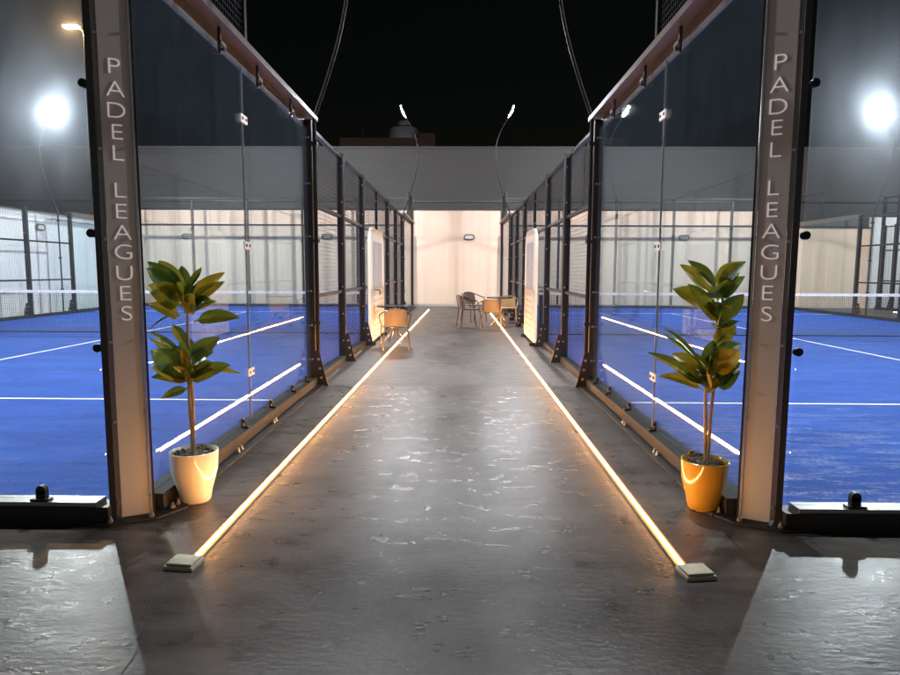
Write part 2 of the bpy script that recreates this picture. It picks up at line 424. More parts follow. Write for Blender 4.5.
# ------------------------------------------------------------------ fences and glass walls
def wire_grid_yz(x, y0, y1, z0, z1, step=.05, t=.0016):
    mb = MB(); ny = round((y1 - y0) / step); nz = round((z1 - z0) / step)
    for i in range(1, ny): yy = y0 + (y1 - y0) * i / ny; mb.box(x - t, x + t, yy - t, yy + t, z0, z1)
    for i in range(1, nz): zz = z0 + (z1 - z0) * i / nz; mb.box(x + t, x + 3 * t, y0, y1, zz - t, zz + t)
    return mb
def wire_grid_xz(y, x0, x1, z0, z1, step=.05, t=.0017):
    mb = MB(); nx = round((x1 - x0) / step); nz = round((z1 - z0) / step)
    for i in range(1, nx): xx = x0 + (x1 - x0) * i / nx; mb.box(xx - t, xx + t, y - t, y + t, z0, z1)
    for i in range(1, nz): zz = z0 + (z1 - z0) * i / nz; mb.box(x0, x1, y + t, y + 3 * t, zz - t, zz + t)
    return mb

def fence_post(par, x, y, h, w=.05, d=.04, o=1, bracket=True, studs=True):
    """o: direction away from the court (bracket side)."""
    p = part('post', MB().box(x - w, x + w, y - d, y + d, .0, h), 'black', par, bevel=.004)
    if studs: bolts([(x + o * (w - .03), y - d - .004, z) for z in (.32, .72, 1.12, 1.75, 2.35, h - .2)], 'y', .011, .012, 'zinc', p, 8)
    if bracket:
        bx = x + o * (w + .001)
        br = part('foot_bracket', MB().prism([(bx, 0.002), (bx + o * .15, .002), (bx + o * .13, .06), (bx + o * .05, .42), (bx, .42)], 'y', y - .05, y - .035), 'black', par)
        bolts([(bx + o * q, y - .053, z) for z, q in ((.10, .07), (.21, .055), (.32, .04))], 'y', .016, .006, 'zinc', br)

def mesh_fence(X, o, label, ys, group, gap=None, h=3.0):
    t = thing('mesh_fence', label, 'fence', (X, ys[0], 0), group)
    for i, y in enumerate(ys):
        thin = abs(y - YM) < .1
        fence_post(t, X, y, h + (.0 if thin else .06), .028 if thin else .05, .03 if thin else .045, o, not thin)
    for a, c in zip(ys, ys[1:]):
        a2, c2 = a + .047, c - .047
        part('mesh_panel', wire_grid_yz(X - o * .02, a2, c2, .1, h - .03), 'wire', t)
        for z in (1.05, 2.14):
            part('rail', MB().box(X - .022, X + .022, a2, c2, z - .022, z + .022), 'rail', t)
        part('top_rail', MB().box(X - .03, X + .03, a2, c2, h - .03, h + .012), 'rail', t)
        part('base_rail', MB().box(X - .06, X + .06, a2, c2, .0, .09), 'beam', t)
    return t

def side_glass(X, o, y0, y1, label, group, detail, seam):
    t = thing('glass_wall', label, 'glass wall', (X, (y0 + y1) / 2, 0), group)
    part('base_beam', MB().prism([(X - o * .07, .0), (X + o * .15, .0), (X + o * .15, .016), (X + o * .075, .018), (X + o * .075, .105), (X - o * .07, .105)], 'y', y0 + .05, y1 - .05), 'beam', t)
    yb = [y0 + .06, seam - .004, seam + .004, y1 - .055]
    for a, c in ((yb[0], yb[1]), (yb[2], yb[3])):
        part('glass_panel', MB().box(X - .006, X + .006, a, c, .108, 2.97), 'glass', t)
    # channel beam along the top
    part('top_beam', MB().prism([(X - o * .05, 2.972), (X - o * .035, 2.972), (X - o * .035, 3.085), (X + o * .10, 3.085), (X + o * .10, 3.05), (X + o * .115, 3.05), (X + o * .115, 3.10), (X - o * .05, 3.10)], 'y', y0 + .0, y1 + .04), 'topbeam', t)
    if not detail: return t
    part('glass_edge', MB().box(X - .0075, X + .0075, seam - .0016, seam + .0016, .11, 2.965), 'alu', t)
    for z in (.52, 1.56, 2.56):
        pl = part('patch_plate', MB().box(X + o * .007, X + o * .019, seam - .075, seam + .075, z - .032, z + .032), 'white_plate', t, bevel=.004)
        bolts([(X + o * .021, seam - .04, z), (X + o * .021, seam + .04, z)], 'x', .013, .008, 'rim', pl)
    for y in (y0 + .75, y0 + 1.55, y0 + 2.3, y0 + 3.05, y0 + 3.65):
        part('glass_clamp', MB().box(X + o * .008, X + o * .02, y - .02, y + .02, .106, .18).box(X + o * .02, X + o * .065, y - .022, y + .022, .106, .118).disc((X + o * .027, y, .155), 'x', .014, .014, 10), 'black', t)
    for y in (y0 + 1.2, y0 + 2.1):
        bolts([(X + o * .11, y - .035, .026), (X + o * .11, y + .035, .026)], 'z', .014, .02, 'zinc', t, name='anchor_bolt', nut=True)
    for y in (y0 + 1.3, y0 + 2.15, y0 + 3.2):
        part('beam_clamp', MB().box(X + o * .01, X + o * .03, y - .012, y + .012, 2.90, 3.08).box(X + o * .0305, X + o * .05, y - .05, y + .05, 2.955, 2.98).disc((X + o * .045, y, 2.93), 'x', .014, .03, 8), 'rim', t)
    return t

def back_glass(Y, o, xa, xb, label, group, mat, detail, inner):
    """glass wall across the court; o = direction of the outside along y; inner = x of the corridor-side end."""
    t = thing('glass_wall', label, 'glass wall', ((xa + xb) / 2, Y, 0), group)
    ya, yb_ = sorted((Y - .03, Y + .05 * 1))
    part('base_beam', MB().box(xa - (.02 if detail and inner == xa else 0), xb + (.02 if detail and inner == xb else 0), Y - .07, Y + .05, .0, .095), 'black', t)
    part('sill_strip', MB().box(xa + .05, xb - .05, Y - .062, Y + .042, .0955, .118), 'sill', t)
    n = 5; w = (xb - xa) / n
    for i in range(n):
        part('glass_panel', MB().box(xa + i * w + .004 + (.012 if i == 0 else 0), xa + (i + 1) * w - .004 - (.012 if i == n - 1 else 0), Y - .006, Y + .006, .119, 2.97), mat, t)
    part('top_rail', MB().box(xa, xb, Y - .04, Y + .04, 2.972, 3.04), 'black', t)
    part('crown_rail', MB().box(xa, xb, Y - .025, Y + .025, 3.96, 4.0), 'black', t)
    xs = [xa + .04 + (xb - xa - .08) * i / n for i in range(n + 1)]
    for i, x in enumerate(xs):
        full = i in (0, n)
        if full and detail and abs(x - inner) < .1: continue
        part('post', MB().box(x - .04, x + .04, Y - .045 + o * .1 * (not full), Y + .045 + o * .1 * (not full), 0 if full or not detail else 3.0, 4.0), 'black', t)
    for a, c in zip(xs, xs[1:]):
        part('mesh_panel', wire_grid_xz(Y, a + .041, c - .041, 3.045, 3.955), 'wire', t)
    if detail:
        s = -1 if inner == xa else 1
        for k in range(3):
            x = inner - s * (.36 + k * .95)
            part('glass_clamp', MB().disc((x, Y + o * .025, .175), 'y', .026, .03, 14).box(x - .026, x + .026, Y + o * .0101, Y + o * .04, .119, .175).box(x - .05, x + .05, Y + o * .0101, Y + o * .055, .119, .13), 'black', t)
        for z in (.95, 1.55, 2.3):
            part('edge_clamp', MB().disc((inner - s * .012, Y + o * .022, z), 'y', .022, .026, 14), 'black', t)
    return t

FG, GG = 'black mesh fences along the court sides', 'glass walls of the padel courts'
ys = [Y0 + 4 + 2 * i for i in range(7)]
mesh_fence(XL, 1, 'black mesh fence lining the corridor, with the single chair before it', ys, FG)
mesh_fence(XR, -1, 'black mesh fence lining the corridor, with four chairs near its far end', ys, FG)
mesh_fence(XLO, -1, 'black mesh fence in front of the long white side wall', ys, FG)
mesh_fence(XRO, 1, 'black mesh fence on the outer side of the eastern court, before the neighbouring corridor', ys, FG)
side_glass(XL, 1, Y0, Y0 + 4, 'clear glass side wall behind the cream plant pot', GG, True, 5.16)
side_glass(XR, -1, Y0, Y0 + 4, 'clear glass side wall behind the mustard plant pot', GG, True, 5.02)
side_glass(XL, 1, Y1 - 4, Y1, 'glass side wall at the far end of the corridor, west side', GG, False, Y1 - 2)
side_glass(XR, -1, Y1 - 4, Y1, 'glass side wall at the far end of the corridor, east side', GG, False, Y1 - 2)
side_glass(XLO, -1, Y1 - 4, Y1, 'glass corner panel beside the far end of the white side wall', GG, False, Y1 - 2)
side_glass(XRO, 1, Y1 - 4, Y1, 'glass corner panel in front of the beige neighbouring corridor wall', GG, False, Y1 - 2)
back_glass(Y0 - .07, -1, XLO - .05, XL - .155, 'near glass end wall of the western court, beside the lettered corner', GG, 'glass_front', True, XL - .155)
back_glass(Y0 - .07, -1, XR + .180, XRO + .05, 'near glass end wall of the eastern court, beside the lettered corner', GG, 'glass_front', True, XR + .180)
back_glass(Y1 + .07, 1, XLO - .05, XL + .05, 'far glass end wall of the western court with mesh strip on top', GG, 'glass', False, XL)
back_glass(Y1 + .07, 1, XR - .05, XRO + .05, 'far glass end wall of the eastern court with mesh strip on top', GG, 'glass', False, XR)

def corner_mesh(X, o, y0, y1, label):
    t = thing('mesh_screen', label, 'mesh screen', (X, y0, 3.1), 'raised mesh screens over the glass corners')
    for y in (y0 + .03, y1 - .03):
        part('post', MB().box(X - .025, X + .025, y - .025, y + .025, 3.102, 4.0), 'black', t)
    part('mesh_panel', wire_grid_yz(X, y0 + .06, y1 - .06, 3.12, 3.97), 'wire', t)
    part('top_rail', MB().box(X - .022, X + .022, y0 + .06, y1 - .06, 3.972, 4.0), 'black', t)
    part('bottom_rail', MB().box(X - .022, X + .022, y0 + .06, y1 - .06, 3.102, 3.125), 'black', t)
corner_mesh(XL, 1, Y0, Y0 + 1.9, 'mesh screen above the glass side wall behind the cream pot')
corner_mesh(XR, -1, Y0, Y0 + 1.9, 'mesh screen above the glass side wall behind the mustard pot')
corner_mesh(XL, 1, Y1 - 2, Y1, 'mesh screen over the far western corner of the corridor')
corner_mesh(XR, -1, Y1 - 2, Y1, 'mesh screen over the far eastern corner of the corridor')
corner_mesh(XLO, -1, Y1 - 2, Y1, 'mesh screen over the glass corner beside the white side wall')
corner_mesh(XRO, 1, Y1 - 2, Y1, 'mesh screen over the glass corner before the beige neighbouring wall')

# the third court across the neighbouring corridor
t = mesh_fence(15.45, -1, 'black mesh fence of the third court across the neighbouring corridor', [Y1 - 6, Y1 - 4, Y1 - 2, Y1 - .62, Y1], FG)
part('post', MB().box(15.4, 15.5, Y1 + .05, Y1 + .13, 0, 4.1), 'black', t)
part('post', MB().box(15.4, 15.5, Y1 - .70, Y1 - .665, 0, 4.1), 'black', t)
part('top_rail', MB().box(15.42, 15.48, Y1 - .66, Y1 + .045, 4.0, 4.05), 'black', t)

# ------------------------------------------------------------------ lettered corner signs
def corner_sign(px, py, s, label, letters):
    """px, py: outer foot of the panel; s = +1 when the corridor lies towards +x. The panel is turned about 26 degrees to the corridor."""
    t = thing('corner_sign', label, 'sign', (px, py, 0), 'lettered corner posts', rz=s * R(26))
    W = .176; H = 3.3
    def bx(a, c, y0, y1, z0, z1): a, c = sorted((s * a, s * c)); return MB().box(a, c, y0, y1, z0, z1)
    part('sign_panel', bx(.024, W - .012, -.004, .012, .016, H), 'sign', t, False, .002)
    part('outer_frame', bx(-.032, -.001, -.012, .03, .0, H), 'black', t, False)
    part('edge_strip', bx(0, .023, -.002, .012, .03, H), 'edge', t, False)
    part('bright_strip', bx(W - .011, W, -.010, .0032, .035, H), 'alu', t, False)
    part('inner_frame', bx(W + .001, W + .012, -.004, .05, .0, H), 'black', t, False)
    for z in (.10, .55, .98, 1.52, 1.98, 2.55):
        part('rivet', MB().disc((s * .014, -.005, z), 'y', .008, .008, 10), 'zinc', t, False)
        part('rivet', MB().disc((s * (W - .010), -.013, z + .02), 'y', .008, .01, 10), 'zinc', t, False)
    for ch, lx, lz in letters:
        cu = bpy.data.curves.new('glyph', 'FONT'); cu.body = ch; cu.size = .114; cu.extrude = .0012; cu.offset = -.0021; cu.align_x = 'CENTER'
        ob = bpy.data.objects.new('glyph', cu); COL.objects.link(ob); bpy.context.view_layer.update()
        me = bpy.data.meshes.new_from_object(ob.evaluated_get(bpy.context.evaluated_depsgraph_get()))
        lm = MB(); zs = [v.co.y for v in me.vertices]; zc = (max(zs) + min(zs)) / 2; xs = [v.co.x for v in me.vertices]; xc = (max(xs) + min(xs)) / 2
        k = s * (W / 2 + .008)
        for v in me.vertices: lm.v.append((k + (v.co.x - xc) * 1.2, -.0065 - v.co.z, lz + v.co.y - zc))
        for p in me.polygons: lm.f.append(list(p.vertices))
        bpy.data.objects.remove(ob); bpy.data.curves.remove(cu); bpy.data.meshes.remove(me)
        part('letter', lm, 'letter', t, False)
    fp = part('foot_plate', MB().prism([(-s * .13, -.03), (-s * .03, -.085), (s * .20, -.075), (s * .36, .03), (s * .36, .2), (-s * .05, .2)], 'z', .002, .014), 'beam', t, False)
    bolts([(-s * .075, -.01, .022), (-s * .03, -.05, .022), (s * .17, -.05, .022), (s * .28, .03, .022), (s * .31, .08, .022)], 'z', .014, .017, 'zinc', fp, nut=True)
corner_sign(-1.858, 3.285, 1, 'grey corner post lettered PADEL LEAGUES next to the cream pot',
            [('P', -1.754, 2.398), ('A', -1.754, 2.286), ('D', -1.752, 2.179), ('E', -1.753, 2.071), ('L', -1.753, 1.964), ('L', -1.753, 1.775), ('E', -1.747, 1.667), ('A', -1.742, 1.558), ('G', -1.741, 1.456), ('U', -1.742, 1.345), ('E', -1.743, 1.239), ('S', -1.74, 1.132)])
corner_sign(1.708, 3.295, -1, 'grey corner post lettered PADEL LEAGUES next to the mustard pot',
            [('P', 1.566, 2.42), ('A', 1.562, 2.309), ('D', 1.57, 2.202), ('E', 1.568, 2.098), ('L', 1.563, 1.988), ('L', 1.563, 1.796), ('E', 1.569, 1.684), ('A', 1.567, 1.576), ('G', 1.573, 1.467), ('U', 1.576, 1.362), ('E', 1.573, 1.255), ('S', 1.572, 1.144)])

# ------------------------------------------------------------------ nets
def net(x0, x1, label):
    t = thing('tennis_net', label, 'net', ((x0 + x1) / 2, YM, 0), 'padel nets across the courts')
    mb = MB(); n = int((x1 - x0) / .045); k = .0016
    for i in range(n): xx = x0 + (x1 - x0) * i / n; mb.box(xx - k, xx + k, YM - k, YM + k, .03, .86)
    for i in range(19): zz = .03 + i * .045; mb.box(x0, x1, YM + k, YM + 3 * k, zz - k, zz + k)
    part('net_mesh', mb, 'net', t)
    mid = (x0 + x1) / 2; pts = []
    N = 24
    bd = MB()
    for i in range(N):
        xa = x0 + (x1 - x0) * i / N; xb = x0 + (x1 - x0) * (i + 1) / N
        bd.v += [(xa, YM - .008, .855), (xb, YM - .008, .855), (xb, YM - .008, .915), (xa, YM - .008, .915), (xa, YM + .012, .855), (xb, YM + .012, .855), (xb, YM + .012, .915), (xa, YM + .012, .915)]
        q = i * 8
        for f in ((0, 1, 2, 3), (7, 6, 5, 4), (3, 2, 6, 7), (1, 0, 4, 5)): bd.f.append([q + j for j in f])
    part('top_band', bd, 'band', t)
    part('bottom_cord', MB().box(x0, x1, YM - .01, YM + .012, .012, .035), 'net', t)
    for x in (x0 + .05, x1 - .05):
        part('net_post', MB().box(x - .035, x + .035, YM + .02, YM + .09, .012, .95), 'black', t)
net(XLO + .12, XL - .12, 'padel net with white band across the western court')
net(XR + .12, XRO - .12, 'padel net with white band across the eastern court')

# ------------------------------------------------------------------ floodlights on bowed poles
def floodlight_proto():
    t = thing('floodlight', 'x', 'floodlight')
    # local: pole at x=0, bows to +x, lamp leans over to -x
    pts = [(0, 0, .02), (0, 0, 3.08)]
    N = 22
    for i in range(1, N + 1):
        z = 3.08 + 2.69 * i / N
        x = .43 * (math.sin(math.pi / 2 * (z - 3.08) / 1.8) if z < 4.88 else math.cos(math.pi / 2 * (z - 4.88) / 1.05))
        pts.append((x, 0, z))
    part('pole', MB().tube(pts, [.022] * 2 + [.022 - .007 * i / N for i in range(N)], 10), 'pole', t, False)
    for z in (.75, 1.7, 2.8):
        part('pole_clip', MB().box(-.035, .035, -.036, .04, z - .02, z + .02), 'black', t, False)
    # lamp head continues the curve: direction up and towards -x
    p0 = Vector(pts[-1]); d = Vector((-.42, 0, .91)).normalized(); nrm = Vector((-.91, 0, -.42)).normalized()
    L = .40
    def pt(a, w, h): return tuple(p0 + d * a + Vector((0, 1, 0)) * w + nrm * h)
    hd = MB()
    prof = [(-.02, .03, .02), (.06, .09, .03), (.30, .11, .03), (.42, .07, .02)]
    for a, w, h in prof: hd.v += [pt(a, -w, -h), pt(a, w, -h), pt(a, w, .012), pt(a, -w, .012)]
    for i in range(3):
        for j in range(4): hd.f.append([i * 4 + j, i * 4 + (j + 1) % 4, i * 4 + 4 + (j + 1) % 4, i * 4 + 4 + j])
    hd.f += [[0, 1, 2, 3], [15, 14, 13, 12]]
    head = part('lamp_head', hd, 'darkpole', t, False)
    ln = MB(); rows = 7; cols = 9
    for i in range(rows):
        a = .055 + (.405 - .055) * i / (rows - 1); ea = math.sin(math.pi * i / (rows - 1)) ** .5
        for j in range(cols):
            w = -1 + 2 * j / (cols - 1); ln.v.append(pt(a, w * .088, .0135 + .032 * ea * math.sqrt(max(0, 1 - w * w))))
    for i in range(rows - 1):
        for j in range(cols - 1): ln.f.append([i * cols + j, i * cols + j + 1, (i + 1) * cols + j + 1, (i + 1) * cols + j])
    part('lens', ln, 'lamp', head, False)
    return t
LG = 'floodlights on bowed poles'
fp = floodlight_proto()
fl_list = [(XL + .078, 7.37, 0, 'floodlight pole bowing out of the picture above the fence corner by the cream pot'),
           (XL + .085, 18.95, 0, 'small bright floodlight on a bowed pole in front of the roof tank'),
           (XR - .078, 7.37, 1, 'floodlight pole bowing out of the picture above the fence corner by the mustard pot'),
           (XR - .085, 18.95, 1, 'small bright floodlight on a bowed pole over the corridor chairs'),
           (XLO - .085, 18.95, 1, 'glaring floodlight seen through the western near glass wall'),
           (XRO + .085, 18.95, 0, 'glaring floodlight seen through the eastern near glass wall'),
           (XLO - .085, 7.46, 1, 'floodlight on the outer side of the western court, near the white wall'),
           (XL + .085, -23, 0, 'added floodlight, unseen behind the camera on the west, to light the sign panels'),  # added pair, unseen behind the camera, lighting the sign fronts
           (XR - .085, -23, 1, 'added floodlight, unseen behind the camera on the east, to light the sign panels'),  # eastern lamp of the added pair behind the camera
           (15.37, 18.95, 1, 'added floodlight, out of view on the third court fence, to light the beige wall'),  # added out of view to brighten the neighbouring corridor's end wall
           (XRO + .085, 7.46, 0, 'floodlight on the outer side of the eastern court, beside the neighbouring corridor')]
for i, (x, y, flip, lab) in enumerate(fl_list):
    o = fp if i == 0 else copy_tree(fp)
    o.location = (x, y, 0); o.rotation_euler.z = math.pi if flip else 0
    tag(o, lab, 'floodlight', LG)

# street lamps beyond the walls
def street_light(x, y, h, arm, label, r=.09):
    t = thing('street_light', label, 'street lamp', (x, y, 0), 'warm street lights beyond the wall')
    part('pole', MB().tube([(x, y, 0), (x, y, h * .6), (x, y, h)], [r, r * .85, r * .6]), 'alu', t)
    part('arm', MB().tube([(x, y, h - .05), (x + arm * .5, y, h + .18), (x + arm, y, h + .2)], r * .5), 'alu', t)
    hd = part('lamp_head', MB().box(x + arm - .34, x + arm + .34, y - .14, y + .14, h + .2, h + .32), 'render', t, bevel=.03)
    part('lens', MB().box(x + arm - .26, x + arm + .26, y - .12, y + .12, h + .15, h + .199), 'street', hd)
street_light(-14.38, 25.0, 10.4, -.5, 'tall pale street lamp with a warm light behind the western court')
street_light(-31.0, 45.0, 6.9, -.5, 'small distant street lamp just above the white side wall')

# ------------------------------------------------------------------ light strips in the floor
def light_strip(xa, ya, xb, yb, label):
    t = thing('light_strip', label, 'light strip', (xa, ya, 0), 'warm light strips along the corridor floor')
    N = 1
    ch = MB(); df = MB(); ed = MB()
    def run(mb, w0, w1, z0, z1):
        for s0, s1 in ((-w1, -w0), (w0, w1)) if w0 else ((-w1, w1),):
            b = len(mb.v)
            mb.v += [(xa + s0, ya, z0), (xa + s1, ya, z0), (xb + s1, yb, z0), (xb + s0, yb, z0), (xa + s0, ya, z1), (xa + s1, ya, z1), (xb + s1, yb, z1), (xb + s0, yb, z1)]
            mb.f += [[b + i for i in f] for f in ([3, 2, 1, 0], [4, 5, 6, 7], [0, 1, 5, 4], [2, 3, 7, 6], [1, 2, 6, 5], [3, 0, 4, 7])]
    run(ch, 0, .0255, .0008, .0035); run(df, 0, .0068, .0037, .0110); run(ed, .0070, .0240, .0037, .0046)  # ed: edges added along the diffuser to show its orange halo
    part('channel', ch, 'alu', t); part('diffuser', df, 'led', t); part('halo_edge', ed, 'profile', t)
light_strip(-1.243, 2.86, -1.045, 21.75, 'glowing warm light strip running past the single chair')
light_strip(1.045, 2.81, 1.015, 21.5, 'glowing warm light strip running under the group of four chairs')
light_strip(12.75, 2.9, 12.75, 21.7, 'warm light strip in the neighbouring corridor, near the eastern court')
light_strip(14.85, 2.9, 14.85, 21.7, 'warm light strip in the neighbouring corridor, near the third court')
def cover(x, y, rz, label):
    t = thing('cover_box', label, 'cover', (x, y, 0), 'sandy cover boxes at the strip ends', rz)
    part('lid', MB().box(-.062, .062, -.05, .05, .018, .030), 'block', t, False, .004)
    part('box_body', MB().box(-.070, .070, -.058, .058, .0, .0175), 'block', t, False, .002)
cover(-1.268, 2.775, R(-6), 'flat sandy cover box at the near end of the western light strip')
cover(1.078, 2.735, R(8), 'flat sandy cover box at the near end of the eastern light strip')

# ------------------------------------------------------------------ potted plants
def leaf(mb, base, tip, width, cup=.10):
    b_, t_ = Vector(base), Vector(tip); ax = t_ - b_; L = ax.length; ax.normalize()
    target = Vector((random.uniform(-.35, .35), -.85, .50 + random.uniform(-.2, .2)))
    side = ax.cross(target).normalized(); nrm = side.cross(ax).normalized()
    droop = random.uniform(.06, .14) if L > .12 else .02
    N = 10; i0 = len(mb.v)
    for i in range(N + 1):
        u = i / N
        prof = (math.sin(math.pi * (u ** .85)) ** .8) if 0 < u < 1 else 0
        w = max(.0025, width * prof) if u > .10 else .004 + .02 * u
        c0 = b_ + ax * L * u + Vector((0, 0, 1)) * (droop * L * (math.sin(math.pi * u * .9) * .7 - .25 * u * u))
        wav = .05 * width * math.sin(u * 9 + L * 40)
        for k in (-1, -.5, 0, .5, 1):
            mb.v.append(tuple(c0 + side * (w * k) + nrm * (cup * w * (abs(k) ** 1.3) * 2 + wav * abs(k) - (.004 if k == 0 else 0))))
    for i in range(N):
        for k in range(4): a = i0 + i * 5 + k; mb.f.append([a, a + 1, a + 6, a + 5])
def potted(x, y, label, pot_mat, leaf_m, r_top, r_bot, h, stems, clusters):
    t = thing('potted_plant', label, 'plant', (x, y, 0), 'potted plants by the lettered corners')
    p = MB().lathe([(r_bot * .92, 0), (r_bot, .008), (r_bot * 1.10, h * .22), (r_top * .955, h * .62), (r_top * .995, h * .95), (r_top, h), (r_top - .008, h + .003), (r_top - .014, h - .008), (r_top - .018, h - .05)], (x, y, .002), 40)
    pot = part('pot', p, pot_mat, t)
    so = MB(); N = 22
    so.smooth = True
    so.lathe([(r_top - .022, h - .045), (r_top - .022, h - .02), (.05, h - .008), (.01, h - .004)], (x, y, 0), 26)
    for _ in range(90):
        a = random.uniform(0, 6.28); rr = (r_top - .035) * math.sqrt(random.random()); cx_, cy_ = x + rr * math.cos(a), y + rr * math.sin(a); q = random.uniform(.007, .014)
        so.lathe([(q * .6, -.5 * q), (q, .2 * q), (q * .5, .9 * q)], (cx_, cy_, h - .012), 5)
    part('soil', so, 'soil', t)
    for pts, r0 in stems:
        part('stem', MB().tube([(x + a, y + b_, c) for a, b_, c in pts], [r0 * (1 - .35 * i / (len(pts) - 1)) for i in range(len(pts))], 8), 'stem', t)
    for lv in clusters:
        mb = MB(); mb.smooth = True
        for bx, by, bz, dx, dy, dz, w in lv:
            tip = Vector((x + dx, y + dy, dz)); lim = 1.70 if x < 0 else 1.535       # keep clear of the glass beside the pot
            if abs(tip.x) > lim:
                k = lim / abs(tip.x)
                if tip.y * k < 3.42: k = 3.42 / tip.y
                if abs(tip.x * k) > lim + .02: k = 3.42 / tip.y
                tip = Vector((tip.x * k, tip.y * k, 1.365 + (tip.z - 1.365) * k))
                tip.x = max(-lim, min(lim, tip.x))
            leaf(mb, (x + (bx if abs(bx) < .045 or dx * bx < 0 else bx * .3), y + by, bz), tip, w * 1.95)
        # inner leaves filling the rosette
        zs_ = [q[2] for q in lv]; z0_ = min(zs_); z1_ = max(zs_); x0_ = sum(q[0] for q in lv) / len(lv)
        for _ in range(12):
            a = random.uniform(0, 6.28); el = random.uniform(.25, 1.2); L = random.uniform(.11, .19)
            if math.cos(a) * (-1 if x < 0 else 1) > .3 and L > .13: L = .12
            bz = random.uniform(z0_ + .02, z0_ + (z1_ - z0_) * .75)
            leaf(mb, (x + x0_ * .5, y, bz), (x + x0_ * .5 + L * math.cos(el) * math.cos(a), y + L * math.cos(el) * math.sin(a), bz + L * math.sin(el)), random.uniform(.022, .034))
        part('foliage', mb, leaf_m, t)
# each leaf: base x, y, z, tip x, y, z (metres from the pot axis) and half width
LEAVES_W = ([(-0.031,-0.006,1.144,-0.228,-0.06,1.275,0.036), (-0.041,0.003,1.086,-0.279,0.03,1.163,0.024), (-0.044,0.005,1.188,-0.291,0.05,1.374,0.03), (-0.036,0.01,1.202,-0.273,0.1,1.411,0.03), (-0.029,0.012,1.202,-0.215,0.12,1.419,0.032), (-0.022,-0.005,1.188,-0.123,-0.05,1.325,0.03), (-0.024,-0.015,1.147,0.041,-0.15,1.285,0.038), (-0.013,0.008,1.217,-0.064,0.08,1.387,0.02), (0.01,0.006,1.26,0.063,0.06,1.376,0.012), (0.007,0.005,1.188,0.203,0.05,1.35,0.026), (0.006,0,1.159,0.215,0,1.297,0.022), (0.004,-0.005,1.115,0.148,-0.05,1.202,0.024), (0.004,-0.009,1.101,0.076,-0.09,1.228,0.028), (0.027,-0.002,1.066,0.307,-0.02,1.092,0.022), (-0.182,0.002,1.107,-0.237,0.02,1.022,0.006)],
    [(-0.026,-0.008,0.74,-0.222,-0.08,0.905,0.038), (-0.026,0.005,0.718,-0.295,0.05,0.79,0.03), (-0.049,0,0.718,-0.262,0,0.739,0.02), (-0.022,0.002,0.822,-0.27,0.02,1.003,0.012), (-0.023,0.005,0.792,-0.262,0.05,0.962,0.013), (-0.077,0.003,0.925,-0.11,0.03,1.044,0.016), (-0.015,-0.01,0.829,-0.053,-0.1,0.937,0.026), (-0.013,0.006,0.866,-0.05,0.06,0.97,0.022), (-0.007,0.002,0.837,0.167,0.02,0.975,0.026), (-0.009,-0.006,0.792,0.159,-0.06,0.901,0.022), (0.005,-0.002,0.777,0.133,-0.02,0.836,0.013), (-0.012,-0.005,0.706,0.254,-0.05,0.824,0.024), (0.006,0.005,0.792,0.275,0.05,0.756,0.011), (-0.058,-0.005,0.676,-0.158,-0.05,0.623,0.015), (-0.019,-0.006,0.71,0.005,-0.06,0.809,0.02)])
LEAVES_E = ([(0.044,-0.008,1.067,-0.171,-0.08,1.297,0.026), (0.03,0,1.204,-0.192,0,1.403,0.026), (0.03,0.006,1.261,-0.127,0.06,1.429,0.022), (0.013,0.003,1.133,-0.215,0.03,1.266,0.032), (0.058,-0.012,1.204,0.023,-0.12,1.325,0.04), (0.07,0.006,1.254,0.174,0.06,1.423,0.03), (0.083,0.01,1.268,0.239,0.1,1.424,0.02), (0.107,-0.003,1.212,0.216,-0.03,1.339,0.022), (0.072,-0.008,1.074,0.188,-0.08,1.243,0.03), (0.046,-0.014,1.159,0.039,-0.14,1.181,0.02), (0.057,0,0.948,0.136,0,1.063,0.024)],
    [(-0.02,0.002,0.71,-0.347,0.02,0.908,0.02), (-0.013,-0.005,0.768,-0.234,-0.05,0.91,0.026), (-0.044,0,0.84,-0.266,0,1.047,0.01), (-0.041,0.004,0.825,-0.251,0.04,1.003,0.01), (-0.028,-0.004,0.695,-0.296,-0.04,0.78,0.018), (-0.019,0,0.811,0.013,0,0.98,0.022), (0.008,-0.006,0.79,0.179,-0.06,0.928,0.035), (0.025,0,0.725,0.204,0,0.849,0.03), (0.04,0.006,0.703,0.212,0.06,0.796,0.03), (0.032,0.008,0.876,0.219,0.08,0.954,0.024), (-0.019,-0.013,0.7,0.016,-0.13,0.748,0.024), (-0.011,-0.014,0.732,-0.065,-0.14,0.819,0.03), (-0.02,0.005,0.84,0.066,0.05,0.95,0.02)])
potted(-1.558, 3.60, 'tall leafy plant in a cream white pot', 'pot_white', 'leaf_l', .137, .088, .302,
       [([(-.002, 0, .27), (.006, 0, .606), (-.002, 0, .772), (-.010, 0, .93), (-.006, 0, 1.12), (-.004, 0, 1.22)], .0105),
        ([(-.012, .01, .27), (-.013, .012, .43), (-.02, .01, .55), (-.018, .006, .70), (-.016, 0, .84)], .0115)], LEAVES_W)
potted(1.422, 3.55, 'tall leafy plant in a mustard yellow pot', 'pot_gold', 'leaf_r', .132, .088, .284,
       [([(.016, 0, .26), (.018, 0, .52), (.03, 0, .724), (.048, 0, .924), (.052, 0, 1.09), (.055, 0, 1.22)], .0105),
        ([(.010, .01, .26), (-.003, .01, .46), (-.008, .008, .58), (-.014, .004, .695), (-.012, 0, .82)], .0115)], LEAVES_E)


